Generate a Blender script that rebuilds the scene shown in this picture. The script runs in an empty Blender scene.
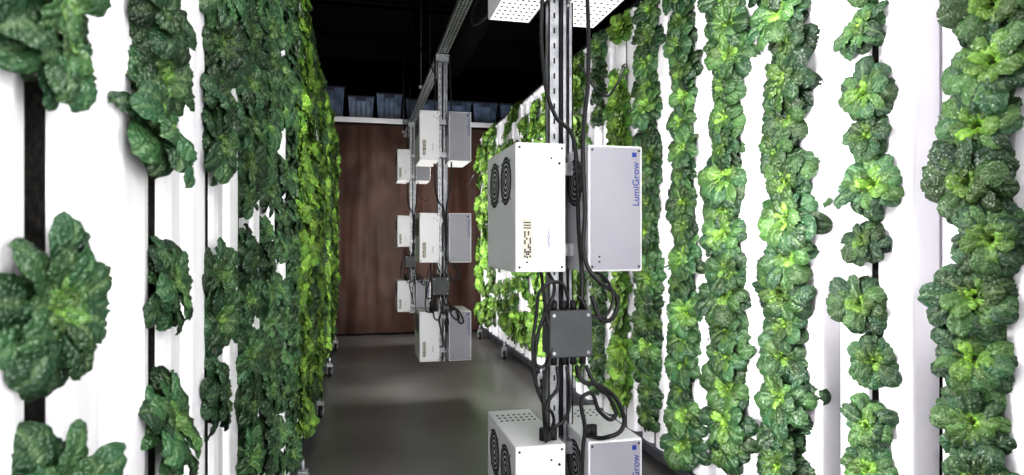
import bpy, bmesh, math, random
from mathutils import Vector, Matrix, noise
random.seed(7)
S=bpy.context.scene
COL=S.collection
XL,XR=-0.34,1.66
CZ=1.35
TOPZ=2.78
F=640.0; TH=math.atan(152/F); s_,c_=math.sin(TH),math.cos(TH)
# ---------------------------------------------------------------- materials
def mat(name,col=(.8,.8,.8),rough=.5,metal=0,spec=.5):
    m=bpy.data.materials.new(name); m.use_nodes=True
    b=m.node_tree.nodes['Principled BSDF']
    b.inputs['Base Color'].default_value=(*col,1); b.inputs['Roughness'].default_value=rough
    b.inputs['Metallic'].default_value=metal; b.inputs['Specular IOR Level'].default_value=spec
    return m
def N(m,t,**k):
    n=m.node_tree.nodes.new(t)
    for a,v in k.items(): setattr(n,a,v)
    return n
def noisecol(m,c1,c2,scale=5,detail=4,stretch=(1,1,1),bump=0,bscale=None,p1=.35,p2=.65,rough=None):
    nt=m.node_tree; L=nt.links; b=nt.nodes['Principled BSDF']
    tc=N(m,'ShaderNodeTexCoord'); mp=N(m,'ShaderNodeMapping'); mp.inputs['Scale'].default_value=stretch
    n=N(m,'ShaderNodeTexNoise'); n.inputs['Scale'].default_value=scale; n.inputs['Detail'].default_value=detail
    r=N(m,'ShaderNodeValToRGB'); r.color_ramp.elements[0].position=p1; r.color_ramp.elements[1].position=p2
    r.color_ramp.elements[0].color=(*c1,1); r.color_ramp.elements[1].color=(*c2,1)
    L.new(tc.outputs['Object'],mp.inputs[0]); L.new(mp.outputs[0],n.inputs['Vector']); L.new(n.outputs[0],r.inputs[0]); L.new(r.outputs[0],b.inputs['Base Color'])
    if bump:
        n2=N(m,'ShaderNodeTexNoise'); n2.inputs['Scale'].default_value=bscale or scale*3; n2.inputs['Detail'].default_value=5
        L.new(mp.outputs[0],n2.inputs['Vector'])
        bp=N(m,'ShaderNodeBump'); bp.inputs['Strength'].default_value=bump; bp.inputs['Distance'].default_value=.01
        L.new(n2.outputs[0],bp.inputs['Height']); L.new(bp.outputs[0],b.inputs['Normal'])
    if rough:
        mr=N(m,'ShaderNodeMapRange'); mr.inputs['To Min'].default_value=rough[0]; mr.inputs['To Max'].default_value=rough[1]
        L.new(n.outputs[0],mr.inputs[0]); L.new(mr.outputs[0],b.inputs['Roughness'])
    return m
M={}
M['panel']=noisecol(mat('white_pvc',rough=.38),(.81,.80,.83),(.88,.87,.90),scale=1.2)
M['medium']=noisecol(mat('grow_medium',rough=.95,spec=.2),(.003,.003,.003),(.035,.03,.025),scale=90,bump=1,bscale=120,p1=.45,p2=.8)
M['floor']=noisecol(mat('polished_concrete'),(.105,.102,.10),(.17,.165,.16),scale=1.3,detail=8,bump=.03,bscale=30,rough=(.22,.42))
M['black']=noisecol(mat('black_ceiling',rough=.85,spec=.2),(.003,.003,.0035),(.007,.007,.008),scale=2)
M['wall']=noisecol(mat('dark_wall',rough=.8),(.012,.012,.014),(.03,.028,.028),scale=1.5)
M['box']=noisecol(mat('white_powdercoat',rough=.42),(.80,.80,.82),(.85,.85,.87),scale=3)
M['box_shade']=noisecol(mat('shaded_powdercoat',rough=.4),(.34,.34,.38),(.38,.38,.42),scale=3)  # darker copy of the white finish, stands in for shade
M['steel']=noisecol(mat('galvanised_steel',metal=.5,rough=.42),(.30,.31,.33),(.46,.47,.49),scale=25,rough=(.3,.5))
M['dark']=mat('slot_black',(.01,.01,.012),.6)
M['rubber']=mat('cable_rubber',(.010,.010,.012),.45)
M['jbox']=noisecol(mat('junction_grey',rough=.5),(.05,.055,.06),(.07,.075,.08),scale=8)
M['blue']=mat('logo_blue',(.02,.05,.30),.4)
M['label']=mat('paper_label',(.6,.58,.5),.6)
M['frame']=noisecol(mat('dark_frame_steel',metal=.4,rough=.45),(.03,.035,.05),(.06,.065,.08),scale=6)
M['beam']=mat('white_beam_paint',(.7,.7,.73),.5)
M['tote']=noisecol(mat('tote_plastic',rough=.3),(.04,.07,.12),(.13,.18,.28),scale=7)
M['lid']=mat('tote_lid',(.04,.05,.08),.4)
M['header']=mat('irrigation_pipe',(.02,.02,.022),.5)
M['curtain']=noisecol(mat('brown_curtain_vinyl',rough=.55,spec=.25),(.036,.0165,.0115),(.068,.032,.022),scale=2.5,detail=8,stretch=(1,1,.8),bump=.35,bscale=9)
def emit(name,st):
    e=mat(name,(.9,.9,.9),.4); eb=e.node_tree.nodes['Principled BSDF']; eb.inputs['Emission Color'].default_value=(1,.97,.98,1); eb.inputs['Emission Strength'].default_value=st; return e
M['led']=emit('led_emitter',3); M['underglow']=emit('added_underside_glow',.7)
def leafmat(name):
    m=mat(name,rough=.28,spec=.5); nt=m.node_tree; L=nt.links; b=nt.nodes['Principled BSDF']
    at=N(m,'ShaderNodeAttribute',attribute_name='leafcol')
    oi=N(m,'ShaderNodeObjectInfo')
    mr=N(m,'ShaderNodeMapRange'); mr.inputs['To Min'].default_value=.65; mr.inputs['To Max'].default_value=1.4
    L.new(oi.outputs['Random'],mr.inputs[0])
    vm=N(m,'ShaderNodeVectorMath',operation='SCALE'); L.new(at.outputs['Color'],vm.inputs[0]); L.new(mr.outputs[0],vm.inputs['Scale'])
    tc=N(m,'ShaderNodeTexCoord'); v=N(m,'ShaderNodeTexVoronoi'); v.inputs['Scale'].default_value=150
    L.new(tc.outputs['Object'],v.inputs['Vector'])
    L.new(vm.outputs[0],b.inputs['Base Color'])
    bp=N(m,'ShaderNodeBump'); bp.invert=True; bp.inputs['Strength'].default_value=.8; bp.inputs['Distance'].default_value=.0045
    L.new(v.outputs['Distance'],bp.inputs['Height']); L.new(bp.outputs[0],b.inputs['Normal'])
    return m
M['leaf']=leafmat('leaf_crinkled')
# ---------------------------------------------------------------- helpers
class MB:
    """mesh builder with material slots"""
    def __init__(s,*mats): s.bm=bmesh.new(); s.m=list(mats)
    def _tag(s,faces,k,smooth=False):
        i=s.m.index(k) if k in s.m else (s.m.append(k) or len(s.m)-1)
        for f in faces: f.material_index=i; f.smooth=smooth
    def box(s,x0,x1,y0,y1,z0,z1,k,bev=0):
        r=bmesh.ops.create_cube(s.bm,size=1); vs=r['verts']
        for v in vs: v.co=Vector(((x0+x1)/2+v.co.x*(x1-x0),(y0+y1)/2+v.co.y*(y1-y0),(z0+z1)/2+v.co.z*(z1-z0)))
        fs={f for v in vs for f in v.link_faces}
        s._tag(fs,k)
        if bev:
            es={e for v in vs for e in v.link_edges}
            r=bmesh.ops.bevel(s.bm,geom=list(es),offset=bev,segments=2,profile=.5,affect='EDGES')
            s._tag(r['faces'],k)
    def cyl(s,c,axis,r,h,k,seg=20,r2=None,smooth=True):
        q=Vector(axis).to_track_quat('Z','Y').to_matrix().to_4x4()
        o=bmesh.ops.create_cone(s.bm,cap_ends=True,segments=seg,radius1=r,radius2=r if r2 is None else r2,depth=h,matrix=Matrix.Translation(c)@q)
        fs={f for v in o['verts'] for f in v.link_faces}
        s._tag(fs,k)
        if smooth:
            for f in fs:
                if len(f.verts)==4: f.smooth=True
    def ring(s,c,axis,R,w,k,seg=28):
        q=Vector(axis).to_track_quat('Z','Y').to_matrix()
        A=[];B=[]
        for i in range(seg):
            a=2*math.pi*i/seg; d=Vector((math.cos(a),math.sin(a),0))
            A.append(s.bm.verts.new(Vector(c)+q@(d*(R-w/2)))); B.append(s.bm.verts.new(Vector(c)+q@(d*(R+w/2))))
        fs=[s.bm.faces.new((A[i],B[i],B[(i+1)%seg],A[(i+1)%seg])) for i in range(seg)]
        s._tag(fs,k)
    def prism(s,pts,z0,z1,k,smooth=False):
        a=[s.bm.verts.new((p[0],p[1],z0)) for p in pts]; b=[s.bm.verts.new((p[0],p[1],z1)) for p in pts]
        n=len(pts); fs=[s.bm.faces.new((a[i],a[(i+1)%n],b[(i+1)%n],b[i])) for i in range(n)]
        fs.append(s.bm.faces.new(a[::-1])); fs.append(s.bm.faces.new(b)); s._tag(fs,k)
    def obj(s,name,parent=None,loc=(0,0,0)):
        bmesh.ops.recalc_face_normals(s.bm,faces=s.bm.faces)
        me=bpy.data.meshes.new(name); s.bm.to_mesh(me); s.bm.free()
        for k in s.m: me.materials.append(M[k])
        o=bpy.data.objects.new(name,me); COL.objects.link(o); o.location=loc
        if parent: o.parent=parent
        return o
def empty(name,loc=(0,0,0)):
    o=bpy.data.objects.new(name,None); COL.objects.link(o); o.location=loc; o.empty_display_size=.1; return o
def cable(pts,r,parent,name='cable',k='rubber'):
    cu=bpy.data.curves.new(name,'CURVE'); cu.dimensions='3D'; cu.bevel_depth=r; cu.bevel_resolution=3; cu.resolution_u=10
    sp=cu.splines.new('BEZIER'); sp.bezier_points.add(len(pts)-1)
    for p,q in zip(sp.bezier_points,pts): p.co=q; p.handle_left_type=p.handle_right_type='AUTO'
    cu.materials.append(M[k]); o=bpy.data.objects.new(name,cu); COL.objects.link(o); o.parent=parent; return o
# ---------------------------------------------------------------- room
def room(name,a,k):
    b=MB(k); b.box(*a,k); return b.obj(name)
room('floor',(-2.5,5,-4.5,12.5,-.1,0),'floor')
room('ceiling',(-2.5,5,-4.5,12.5,4.6,4.7),'black')
room('wall_left',(-2.6,-2.5,-4.5,12.5,0,4.6),'wall')
room('wall_right',(5,5.1,-4.5,12.5,0,4.6),'wall')
room('wall_back',(-2.5,5,12.5,12.6,0,4.6),'black')
room('wall_front',(-2.5,5,-4.6,-4.5,0,4.6),'wall')
for i,y in enumerate((3,5.5,8,10.5)):
    b=MB('black'); b.box(-2.5,5,y,y+.12,4.25,4.6,'black'); b.box(-2.5,5,y-.04,y+.16,4.25,4.27,'black'); b.obj('ceiling_joist')
b=MB('black'); 
b.cyl((1.4,5,4.05),(0,1,0),.16,13,'black'); b.obj('ceiling_duct')
# ---------------------------------------------------------------- towers
def tower(side,yc,hw=.18,sl=.018,rec=.02):
    sx=1 if side=='L' else -1      # direction of face normal
    x0=XL if side=='L' else XR
    b=MB('panel','medium','dark')
    for sg in (-1,1):
        p=[(sl,-.11),(sl,-.016),(sl+.004,-.008),(.045,0),(.075,.004),(.12,0),(hw-.022,-.001)]
        for i in range(1,6):
            a=math.pi/2*(1-i/5); p.append((hw-.022+.022*math.cos(a),-.023+.022*math.sin(a)))
        p+=[(hw,-.11)]
        b.prism([(x0+sx*d,yc+sg*y) for y,d in p],.17,TOPZ,'panel')
    b.box(min(x0-sx*.10,x0-sx*rec),max(x0-sx*.10,x0-sx*rec),yc-sl,yc+sl,.17,TOPZ-.002,'medium')
    # top cap lip and drip emitter
    xa,xb=sorted((x0+sx*.008,x0-sx*.125))
    b.box(xa,xb,yc-hw-.003,yc+hw+.003,TOPZ,TOPZ+.03,'panel',.004)
    b.cyl((x0-sx*.06,yc,TOPZ+.05),(0,0,1),.012,.05,'dark')
    return b.obj('hydroponic_tower')
PIT=.41
RY=[1.39+PIT*i for i in range(-5,20)]
RY=[y for y in RY if y<9.1]
LY=[.81+.40*i for i in range(-5,21)]
LY=[y for y in LY if y<9.1]
for y in RY: tower('R',y,.155)
for y in LY: tower('L',y,.170,.023,.009)
# back sheets / racks
for side,ys in (('L',LY),('R',RY)):
    sx=1 if side=='L' else -1; x0=XL if side=='L' else XR
    b=MB('frame','panel','steel','header')
    y0,y1=ys[0]-.2,ys[-1]+.2
    def bx(d0,d1,a,c,z0,z1,k,bev=0):
        xa,xb=sorted((x0-sx*d0,x0-sx*d1)); b.box(xa,xb,a,c,z0,z1,k,bev)
    bx(-.02,.15,y0,y1,.115,.168,'frame',.004)      # gutter front beam
    bx(.16,.20,y0,y1,1.0,TOPZ-.02,'panel')            # reflective backing sheet
    bx(.20,.24,y0,y1,.2,TOPZ-.02,'frame')
    bx(.115,.16,y0,y1,TOPZ-.25,TOPZ-.2,'steel')
    bx(.115,.16,y0,y1,.5,.54,'frame')
    b.cyl((x0-sx*.06,(y0+y1)/2,TOPZ+.085),(0,1,0),.022,y1-y0,'header')
    b.obj('tower_rack_frame')
    # casters with outrigger feet
    for yy in ([y0+.3+i*1.55 for i in range(7)]):
        cb=MB('steel','rubber','panel')
        ca,cb_=sorted((x0-sx*.1,x0+sx*.07))
        cb.box(ca,cb_,yy-.03,yy+.03,.118,.14,'steel',.003)
        xc=x0+sx*.045
        cb.box(xc-.03,xc+.03,yy-.03,yy+.03,.105,.118,'steel')
        for sg in (-1,1): cb.box(xc-.022*sg-.002,xc-.022*sg+.002,yy-.02,yy+.035,.03,.106,'steel')
        cb.cyl((xc,yy+.015,.042),(1,0,0),.042,.028,'rubber',24)
        cb.cyl((xc,yy+.015,.042),(1,0,0),.02,.032,'panel',16)
        cb.cyl((xc,yy,.16),(0,0,1),.01,.07,'steel',12)
        cb.obj('caster_wheel')
# ---------------------------------------------------------------- plants
def rosette(seed,kind,heart=1.0):
    rnd=random.Random(seed); verts=[];faces=[];cols=[]
    # n, length, start elev, end elev, half width, tint
    if kind=='tatsoi':
        rings=[(8,.114,22,-48,.031,0),(9,.112,42,-30,.030,.0),(8,.096,58,-26,.027,.06),(7,.074,72,-12,.023,.22),(6,.052,80,10,.018,.5),(4,.032,86,50,.012,.9)]
        dark,lite=(.021,.060,.027),(.21,.36,.045); cr=.0105
    else:
        rings=[(7,.126,40,-35,.036,.1),(7,.112,58,-15,.034,.3),(6,.088,72,5,.029,.55),(5,.058,80,35,.022,1)]
        dark,lite=(.040,.112,.022),(.22,.36,.05); cr=.009
    NU,NV=18,14
    for (n,Ln,e0,e1,W,t) in rings:
        off=rnd.random()*6
        for k in range(n):
            az=off+2*math.pi*k/n+rnd.uniform(-.25,.25)
            L=Ln*rnd.uniform(.75,1.12); w=W*rnd.uniform(.85,1.15)*(.75+.25*L/Ln); a0=math.radians(e0+rnd.uniform(-8,8)); a1=math.radians(e1+rnd.uniform(-15,15))
            sd=rnd.random()*50; tw=rnd.uniform(-.5,.5); br=rnd.uniform(.5,1.6)
            base=len(verts)
            us=[ (1-math.cos(math.pi*(.12+.88*i/(NU-1))))/2 for i in range(NU)]; us=[(q-us[0])/(1-us[0]) for q in us]
            r,z=.005,0; px=[]; pu=0
            for u in us:
                el=a0+(a1-a0)*u**1.3; r+=math.cos(el)*L*(u-pu); z+=math.sin(el)*L*(u-pu); pu=u
                px.append((r,z,el))
            tt=min(1,max(0,t+rnd.uniform(-.08,.12)))*heart
            for i,u in enumerate(us):
                r,z,el=px[i]
                q=(u-.68)/.32 if u>.68 else (u-.68)/.40
                ww=math.sqrt(max(0,1-q*q)) if abs(q)<1 else 0
                ww=max(ww,.14 if u<.5 else .03)*w
                for j in range(NV):
                    v=-1+2*j/(NV-1)
                    blade=min(1,max(0,(u-.26)/.12))
                    p=Vector((u*L*115+sd,v*ww*115,sd))
                    nn=abs(noise.noise(p))
                    nz=(nn-.15)*cr*blade
                    nz+=noise.noise(Vector((u*L*30+sd,v*ww*30,9)))*.005*blade
                    R2=((v*ww/w)**2+max(0,(u-.68)/.32)**2)
                    cup=-.009*R2**1.6*blade if kind=='tatsoi' else (.004*math.sin(u*22+v*7+sd)*R2*blade)
                    cup+=.25*v*v*ww*(1-blade)
                    h=nz+cup+.004*min(1,abs(v)*ww/.006)*blade
                    x=r-math.sin(el)*h; zz=z+math.cos(el)*h+ v*ww*math.sin(tw)*.8; y=v*ww*math.cos(tw)
                    ca,sa=math.cos(az),math.sin(az)
                    verts.append((x*ca-y*sa,x*sa+y*ca,zz))
                    mid=max(0,1-abs(v)*ww/.004)*(1-u*.7) if blade>0 else 0
                    if u<.26: mid=1
                    val=max(0,1-nn*9)*blade
                    g=[(dark[c]*(1-tt)+lite[c]*tt)*br for c in range(3)]
                    P=(.28,.40,.20); mm=min(.85,mid*.85+val*.15)
                    cols.append([g[c]*(1-mm)+P[c]*mm for c in range(3)]+[1])
            for i in range(NU-1):
                for j in range(NV-1):
                    a=base+i*NV+j; faces.append((a,a+1,a+NV+1,a+NV))
    me=bpy.data.meshes.new(kind+'_head'); me.from_pydata(verts,[],faces)
    ca=me.color_attributes.new('leafcol','FLOAT_COLOR','POINT')
    ca.data.foreach_set('color',[c for q in cols for c in q])
    me.polygons.foreach_set('use_smooth',[True]*len(faces)); me.materials.append(M['leaf']); me.update()
    return me
TAT=[rosette(i+1,'tatsoi') for i in range(8)]
TATL=[rosette(i+31,'tatsoi',.4) for i in range(6)]
LET=[rosette(i+51,'lettuce') for i in range(5)]
def plant(parent,side,y,z,sc,kind='t',tilt=None):
    sx=1 if side=='L' else -1; x0=(XL if side=='L' else XR)+sx*(.008 if kind=='t' else 0)
    me=random.choice((TATL if side=='L' else TAT) if kind=='t' else LET)
    o=bpy.data.objects.new('head',me); COL.objects.link(o)
    n=Vector((sx,random.uniform(-.5,.1),random.uniform(-.15,.4) if tilt is None else tilt))
    q=n.to_track_quat('Z','Y').to_matrix().to_4x4()@Matrix.Rotation(random.random()*6.28,4,'Z')
    S3=Matrix.Diagonal((sc,sc,sc*(random.uniform(.85,1.1) if side=='L' else random.uniform(1.0,1.25)),1))
    o.matrix_world=Matrix.Translation((x0,y,z))@q@S3
    o.parent=parent
def zimg(side,y,py,prot=.06):
    x=(XL+prot) if side=='L' else (XR-prot)
    return CZ-(py-242)*(x*s_+y*c_)/F
def column(side,y,zs,sc,kind,name):
    p=empty(name)
    for z in zs:
        if isinstance(z,tuple): plant(p,side,y+random.uniform(-.015,.015)+(z[2] if len(z)>2 else 0),z[0],z[1],kind)
        else: plant(p,side,y+random.uniform(-.03,.03),z,sc*random.uniform(.82,1.15),kind)
def rows(step,jit=.02,z0=.28,z1=2.74,skip=0):
    r=[];z=z0+random.random()*step
    while z<z1:
        if random.random()>=skip: r.append(z+random.uniform(-jit,jit))
        z+=step
    return r
TN,LN='tatsoi_plants','lettuce_plants'
# right wall
specR={0:([8,66,125,180,240,300,362,425,490],1.2),1:([-30,28,92,137,188,243,305,360,425,470],1.05)}
for i,y in enumerate(RY):
    k=round((y-1.39)/PIT)
    if k<-2: continue
    if k in specR: pys,sc=specR[k]; column('R',y,[zimg('R',y,p) for p in pys],sc,'t',TN)
    elif k<0: column('R',y,rows(.17),1.2,'t',TN)
    elif k<=5: column('R',y,rows(.138,.015),[0,0,1.45,1.42,1.25,1.35][k],'t',TN)
    elif k<=9: column('R',y,rows(.155,skip=.06),1.25,'t' if k%2 else 'l',TN if k%2 else LN)
    else: column('R',y,rows(.18,.03,skip=.15),1.2,'l',LN)
# left wall
specL={0:[(5,.98,-.06),(52,.85,-.05),(305,.92,-.02),(488,.85,-.02)],
 1:[(-25,1.0,-.05),(25,.95,-.05),(82,.95,-.05),(135,1.02,-.08),(285,.85),(425,1.05)],
 2:[(-5,1.0,-.02),(45,1.0),(95,.95),(145,1.0),(275,.83),(318,.85),(392,.9)],
 3:[(-5,1.0),(38,1.0),(85,1.0),(125,.95),(165,.95),(198,.65),(258,.85),(300,.8),(355,.95),(402,.95),(455,.95)],
 4:[(-5,1.0),(30,1.0),(62,1.0),(95,1),(128,.95),(160,.95),(190,.85),(232,.6),(262,.9),(292,.9),(325,.95),(355,.95),(388,.95),(420,.95),(452,.95)]}
for y in LY:
    k=round((y-.81)/.4)
    if k<-2: continue
    if k in specL: column('L',y,[(zimg('L',y,q[0]),q[1],(q[2] if len(q)>2 else 0)) for q in specL[k]],1,'t',TN)
    elif k<0: column('L',y,rows(.22),1.0,'t',TN)
    elif k<=5: column('L',y,rows(.15,.015,skip=.06),.88,'t',TN)
    else: column('L',y,rows(.145,.02,skip=.05),1.02,'l' if k%3 else 't',LN if k%3 else TN)
# ---------------------------------------------------------------- LED fixtures on suspended posts
def fixture_box(parent,x0,x1,yf,zt,mirror,top=False):
    d=.42;h=.385; y0,y1=yf,yf+d; z0,z1=zt-h,zt
    b=MB('box','dark','steel','label','led','blue','box_shade')
    b.box(x0,x1,y0,y1,z0,z1,'box',.005)
    if top: b.box(x0+.007,x1-.007,y0+.007,y1-.007,z0-.0004,z0+.002,'underglow')  # underside glows so it reads as brightly lit, not a real downlight
    if mirror: b.box(x0+.006,x1-.006,y0-.0012,y0,z0+.006,z1-.006,'box_shade')  # shade on the right-hand box fronts, painted as grey
    # perforated bottom and top vents
    for zf,oz in ((z0,-1),(z1,1)):
        for i in range(7):
            for j in range(11):
                if oz==1 and (j<7 or j>9): continue
                xx=x0+.02+(x1-x0-.04)*i/6; yy=y0+.04+(d-.08)*j/10
                b.cyl((xx,yy,zf+oz*.0008),(0,0,1),.0048,.0012,'dark',8,smooth=False)
    # two fan grilles on the -X face
    for fy in (y0+.12,y0+.29):
        c=Vector((x0-.0006,fy,z1-.105))
        b.cyl(c,(1,0,0),.074,.002,'box',32)
        for R in (.014,.030,.046,.060,.071): b.ring((x0-.0022,fy,z1-.105),(1,0,0),R,.0095,'dark')
        for a in range(4):
            an=a*math.pi/2+.78
            b.cyl((x0-.002,fy+math.cos(an)*.07*1.18,z1-.105+math.sin(an)*.07*1.18),(1,0,0),.004,.003,'steel',10)
    # LED panels
    b.box(x0+.015,x1-.015,y1,y1+.004,z0+.03,z1-.03,'led')
    if mirror: b.box(x1,x1+.004,y0+.03,y1-.03,z0+.03,z1-.03,'led')
    # front face details
    for px in (x0+.012,x1-.012):
        for pz in (z0+.015,z1-.015): b.cyl((px,y0-.001,pz),(0,1,0),.0035,.003,'dark',10)
    for pz in (z0+.03,z0+.045): b.cyl((x0+.035,y0-.001,pz),(0,1,0),.003,.003,'dark',10)
    if not mirror:
        b.cyl((x1-.02,y0-.001,z1-.06),(0,1,0),.004,.003,'dark',12); b.cyl((x1-.045,y0-.001,z1-.045),(0,1,0),.003,.003,'dark',12)
        b.box(x0+.022,x0+.050,y0-.0016,y0-.001,z0+.04,z0+.16,'label')
        for i in range(4): 
            for j in range(12):
                if random.random()<.5: b.box(x0+.026+i*.0055,x0+.0305+i*.0055,y0-.0022,y0-.0014,z0+.045+j*.0065,z0+.0505+j*.0065,'dark')
        for j in range(3): b.box(x0+.024,x0+.047,y0-.0022,y0-.0014,z0+.13+j*.008,z0+.133+j*.008,'dark')
    b.obj('driver_housing',parent)
    cu=bpy.data.curves.new('brand_text','FONT'); cu.body='LumiGrow'; cu.size=.031; cu.extrude=.0004; cu.materials.append(M['blue'])
    t=bpy.data.objects.new('brand_text',cu); COL.objects.link(t); t.parent=parent
    t.rotation_euler=(math.pi/2,-math.pi/2,0); t.location=(x1-.012,y0-.002,z1-.185)
    if mirror: 
        b=MB('blue'); b.box(x1-.034,x1-.02,y0-.002,y0-.001,z1-.034,z1-.02,'blue'); b.obj('logo_mark',parent)
    else: t.scale=(.4,.4,.4); t.location=(x1-.05,y0-.002,z1-.31)
def area(name,loc,rot,sx,sy,power,col=(1,.985,.98),parent=None,spread=180):
    l=bpy.data.lights.new(name,'AREA'); l.shape='RECTANGLE'; l.size=sx; l.size_y=sy; l.energy=power; l.color=col; l.spread=math.radians(spread)
    o=bpy.data.objects.new(name,l); COL.objects.link(o); o.location=loc; o.rotation_euler=rot
    if parent: o.parent=parent
    return o
H=math.pi/2
RX=(0,-H,0)   # faces +X
PY=(H,0,0)    # faces +Y
def strut(b,x0,x1,y0,y1,z0,z1,solid):
    t=.004
    b.box(x0,x0+t,y0,y1,z0,z1,'steel'); b.box(x1-t,x1,y0,y1,z0,z1,'steel')
    if solid:
        b.box(x0,x1,y0,y0+t,z0,z1,'steel'); 
        for i in range(int((z1-z0)/.05)):
            z=z0+.025+i*.05; b.box((x0+x1)/2-.003,(x0+x1)/2+.003,y0-.001,y0+.001,z-.009,z+.009,'dark')
        b.box(x0,x0+.012,y1-t,y1,z0,z1,'steel'); b.box(x1-.012,x1,y1-t,y1,z0,z1,'steel')
    else:
        b.box(x0,x1,y1-t,y1,z0,z1,'steel')
        b.box(x0,x0+.013,y0,y0+t,z0,z1,'steel'); b.box(x1-.013,x1,y0,y0+t,z0,z1,'steel')
def post(yf,tops,power):
    P=empty('led_grow_light_post')
    b=MB('steel','dark')
    py=yf+.20
    zb=tops[-1]-.42
    strut(b,.607,.645,py,py+.04,zb,2.86,True)
    strut(b,.650,.688,py-.01,py+.03,zb,2.86,False)
    for zt in tops:
        for dz in (.06,.32):
            b.box(.598,.672,py-.06,py+.06,zt-dz-.02,zt-dz+.02,'steel')
    b.box(.59,.70,py-.03,py+.07,2.8,2.86,'steel',.003)
    b.obj('strut_post',P)
    for i,zt in enumerate(tops):
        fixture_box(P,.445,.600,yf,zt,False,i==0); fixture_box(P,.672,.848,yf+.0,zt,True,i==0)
    for zt in tops:
        area('led_light',(.855,yf+.21,zt-.19),RX,.34,.32,power,parent=P)
        area('led_light',(.523,yf+.43,zt-.19),PY,.12,.32,power*.8,parent=P)
    # junction box
    b=MB('jbox','steel','dark'); jz=tops[1]-.565; jy=yf-.01
    b.box(.54,.665,jy-.03,jy+.06,jz-.065,jz+.065,'jbox',.006)
    b.box(.536,.669,jy-.035,jy-.02,jz-.07,jz+.07,'jbox',.005)
    for a in (.55,.655):
        for c in (-.055,.055): b.cyl((a,jy-.036,jz+c),(0,1,0),.005,.003,'steel',10)
    b.box(.60,.63,jy+.06,py+.01,jz-.03,jz+.03,'steel')
    for xx in (.56,.59,.62,.65):
        b.cyl((xx,jy,jz-.08),(0,0,1),.01,.03,'dark',12)
        b.cyl((xx,jy,jz+.08),(0,0,1),.01,.03,'dark',12)
    b.obj('junction_box',P)
    y=yf-.03; t0,t1,t2=tops
    c=lambda pts,r=.0052: cable(pts,r,P)
    c([(.585,py-.02,2.84),(.583,py-.03,2.5),(.578,py-.03,2.2),(.58,py-.02,1.95),(.60,yf+.1,t1+.10),(.635,yf+.05,t1+.04),(.645,yf+.03,t1-.08),(.648,yf+.02,t1-.25),(.645,y+.01,t1-.42),(.64,y,jz+.10)],.0065)
    c([(.70,py-.03,2.84),(.71,py-.06,2.35),(.69,yf+.05,t1+.22),(.655,yf,t1+.02),(.650,y,t1-.2),(.655,y,t1-.36),(.70,y-.01,t1-.42),(.745,y,t1-.45),(.75,y,t1-.50),(.71,y-.01,t1-.53),(.67,y,jz+.11)],.0065)
    c([(.70,yf+.02,t1-.385),(.72,y,t1-.41),(.735,y-.01,t1-.47),(.69,y-.01,t1-.52),(.63,y,jz+.11)])
    c([(.56,yf+.05,t1-.385),(.555,y,t1-.44),(.52,y,t1-.52),(.50,y,t1-.60),(.51,y,t1-.66),(.55,y,jz-.04)])
    c([(.535,yf+.04,t1-.385),(.53,y,t1-.50),(.545,y-.01,t1-.6),(.52,y-.01,t1-.7),(.525,y,t2+.08),(.545,yf+.02,t2+.005)])
    c([(.57,y+.02,jz-.1),(.565,y,jz-.16),(.535,y,jz-.2),(.53,y,t2+.07),(.56,yf+.04,t2+.0)])
    c([(.60,y+.02,jz-.1),(.605,y,jz-.2),(.58,y,jz-.26),(.55,y,t2+.06),(.575,yf+.06,t2)])
    c([(.63,y+.02,jz-.1),(.64,y,jz-.14),(.70,y,jz-.16),(.76,y,jz-.22),(.77,y,jz-.29),(.72,y,t2+.02),(.69,yf+.04,t2+.005)],.0065)
    c([(.66,y+.02,jz-.1),(.68,y,jz-.15),(.73,y,jz-.2),(.74,y,jz-.26),(.70,y,jz-.24),(.66,y,jz-.18),(.65,y,jz-.3),(.645,y,t2+.0),(.64,y,t2-.3)],.006)
    c([(.60,y+.0,jz+.1),(.57,y-.01,jz+.15),(.52,y-.01,jz+.14),(.50,y,jz+.05),(.49,y,jz-.06),(.52,y,jz-.2),(.55,y,t2+.1),(.56,yf+.04,t2+.02)],.005)
    b=MB('dark')
    for xx in (.545,.56,.575,.69,.705): b.cyl((xx,yf+.05,t2+.018),(0,0,1),.013,.035,'dark',14)
    b.obj('cable_connectors',P)
    c([(.71,py,t1+.30),(.80,py,t1+.20),(.86,py+.05,t1+.24),(.92,py+.1,t1+.33)],.004)
    return P
post(1.83,(2.53,1.645,.745),10)
post(4.95,(2.366,1.575,.81),10)
post(7.95,(2.49,1.675,.875),8)
post(-1.35,(2.39,1.62,.80),12)
# overhead rail
b=MB('steel','dark')
for xa in (.605,.65):
    b.box(xa,xa+.038,-2,9.35,2.862,2.90,'steel',.002)
    for i in range(220): b.box(xa+.012,xa+.026,-1.9+i*.05,-1.87+i*.05,2.8605,2.8615,'dark')
for y in (-1,3.4,6.5,9.2):
    for x in (.60,.69): b.cyl((x,y,3.58),(0,0,1),.006,1.34,'frame',8)
    b.box(.58,.71,y-.02,y+.02,2.90,2.925,'steel')
b.obj('overhead_light_rail')
P=empty('ceiling_power_cable')
cable([(.9,3.2,4.2),(.86,3.3,3.4),(.75,3.6,2.95),(.60,3.5,2.6),(.66,2.9,2.5),(.9,2.6,2.9),(1.1,2.8,4.0)],.006,P)
cable([(.4,6,4.2),(.45,5.6,3.2),(.60,5.2,2.7)],.006,P)
cable([(1.1,6.5,4.2),(.9,6.0,3.3),(.7,5.2,2.6)],.006,P)
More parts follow.
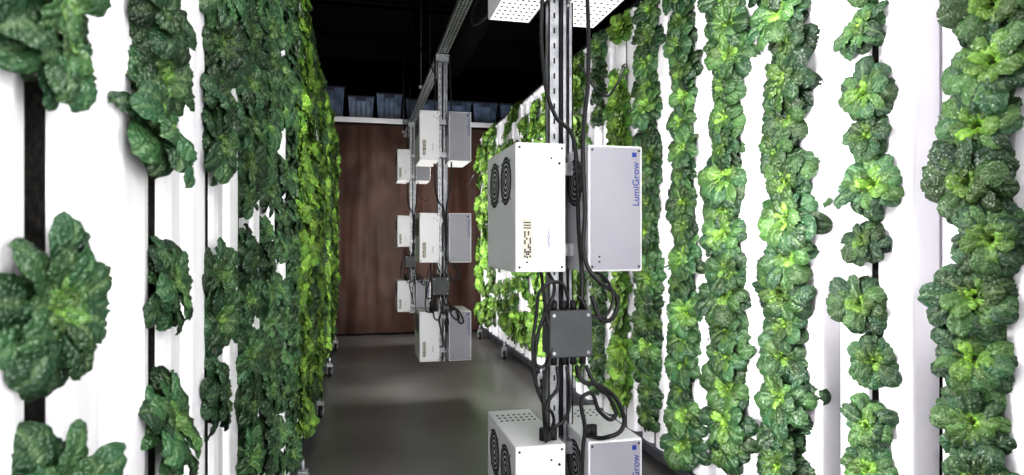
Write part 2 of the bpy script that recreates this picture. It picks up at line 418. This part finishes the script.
# ---------------------------------------------------------------- curtain, shelf, totes
b=MB('curtain'); bm=b.bm; nx,nz=300,60; g=[]
for i in range(nx+1):
    u=i/nx; x=-.75+3.0*u; row=[]
    for j in range(nz+1):
        v=j/nz; z=.03+3.0*v
        yy=9.47+.05*noise.noise(Vector((u*11,v*.7,2)))+.008*noise.noise(Vector((u*34,v*2.5,5)))+.018*noise.noise(Vector((u*14,v*13,7)))
        row.append(bm.verts.new((x,yy,z)))
    g.append(row)
fs=[bm.faces.new((g[i][j],g[i+1][j],g[i+1][j+1],g[i][j+1])) for i in range(nx) for j in range(nz)]
b._tag(fs,'curtain',True); b.cyl((.75,9.47,3.04),(1,0,0),.012,3.1,'curtain'); b.obj('brown_vinyl_curtain')
b=MB('beam','frame')
for yy in (9.38,10.5):
    b.box(-2.2,4.6,yy,yy+.05,3.06,3.13,'beam',.006)
b.box(-2.2,4.6,9.43,10.5,3.11,3.13,'frame')
for x in (-2.2,2.5,4.5):
    for yy in (9.6,10.5): b.box(x,x+.08,yy,yy+.06,0,3.10,'beam')
b.obj('storage_rack')
def tote(x,y,z,w,d,h):
    b=MB('tote','lid'); t=.88
    vs=[b.bm.verts.new((sx*w/2*k,sy*d/2*k,zz)) for zz,k in ((0,t),(h,1)) for sx,sy in ((-1,-1),(1,-1),(1,1),(-1,1))]
    fs=[b.bm.faces.new([vs[i] for i in q]) for q in ((0,1,5,4),(1,2,6,5),(2,3,7,6),(3,0,4,7),(3,2,1,0),(4,5,6,7))]
    b._tag(fs,'tote')
    for i in range(5):
        xx=(-.4+.2*i)*w; b.box(xx-.008,xx+.008,-d/2*.97-.006,-d/2*.9,.04,h-.05,'tote',.002)
    b.box(-w/2-.015,w/2+.015,-d/2-.015,d/2+.015,h,h+.03,'lid',.006)
    b.box(-.07,.07,-d/2-.03,-d/2,h-.05,h+.01,'lid',.004)
    o=b.obj('storage_tote',None,(x,y,z)); o.rotation_euler[2]=random.uniform(-.03,.03)
x=-1.6
while x<3.6:
    w=random.choice((.36,.42,.5)); h=random.choice((.30,.36,.42)); tote(x+w/2,9.75,3.132,w,.5,h); x+=w+.05
# long rack line behind the right wall
b=MB('beam','frame'); b.box(2.3,2.35,4.8,9.3,2.9,3.0,'beam'); b.box(2.3,3.0,4.8,9.3,3.0,3.02,'frame')
for yy in (4.8,7,9.2): b.box(2.3,2.36,yy,yy+.06,0,2.9,'beam'); b.box(2.94,3.0,yy,yy+.06,0,3.0,'beam')
b.obj('storage_rack')
y=5.0
while y<8.9: tote(2.62,y+.25,3.022,.45,.4,.32); y+=.55
# ---------------------------------------------------------------- added fill lamps, out of view
area('aisle_fill_light',(.62,.9,3.6),(0,0,0),.4,2.5,38)  # added overhead fill, no lamp known here
area('aisle_fill_light',(.62,-1.6,2.6),(math.radians(60),0,0),1.2,.6,32)  # added fill from behind the camera, no lamp known here
# added, unseen fill bar beside the camera, brightens the left-hand towers
G=empty('left_fill_bar')
b=MB('box','steel'); b.box(1.02,1.06,-.2,.1,.35,2.5,'box',.004); b.cyl((1.04,-.05,.18),(0,0,1),.015,.36,'steel'); b.box(.9,1.18,-.2,.1,0,.03,'steel',.004); b.obj('fill_bar_housing',G)
area('fill_bar_light',(1.01,-.05,1.42),(0,H,math.radians(-25)),1.9,.2,24,parent=G)
w=bpy.data.worlds.new('World'); S.world=w; w.use_nodes=True
w.node_tree.nodes['Background'].inputs[0].default_value=(.5,.55,.65,1); w.node_tree.nodes['Background'].inputs[1].default_value=.05
# ---------------------------------------------------------------- camera
cd=bpy.data.cameras.new('camera'); cam=bpy.data.objects.new('camera',cd); COL.objects.link(cam); S.camera=cam
cd.sensor_width=36; cd.lens=36*F/1024; cd.shift_y=4.5/1024; cd.clip_start=.02
cam.location=(0,0,CZ); cam.rotation_euler=(H,0,-TH)
cd.dof.use_dof=True; cd.dof.focus_distance=2.6; cd.dof.aperture_fstop=6
S.view_settings.view_transform='Standard'; S.view_settings.look='None'; S.view_settings.exposure=.42; S.view_settings.gamma=.82
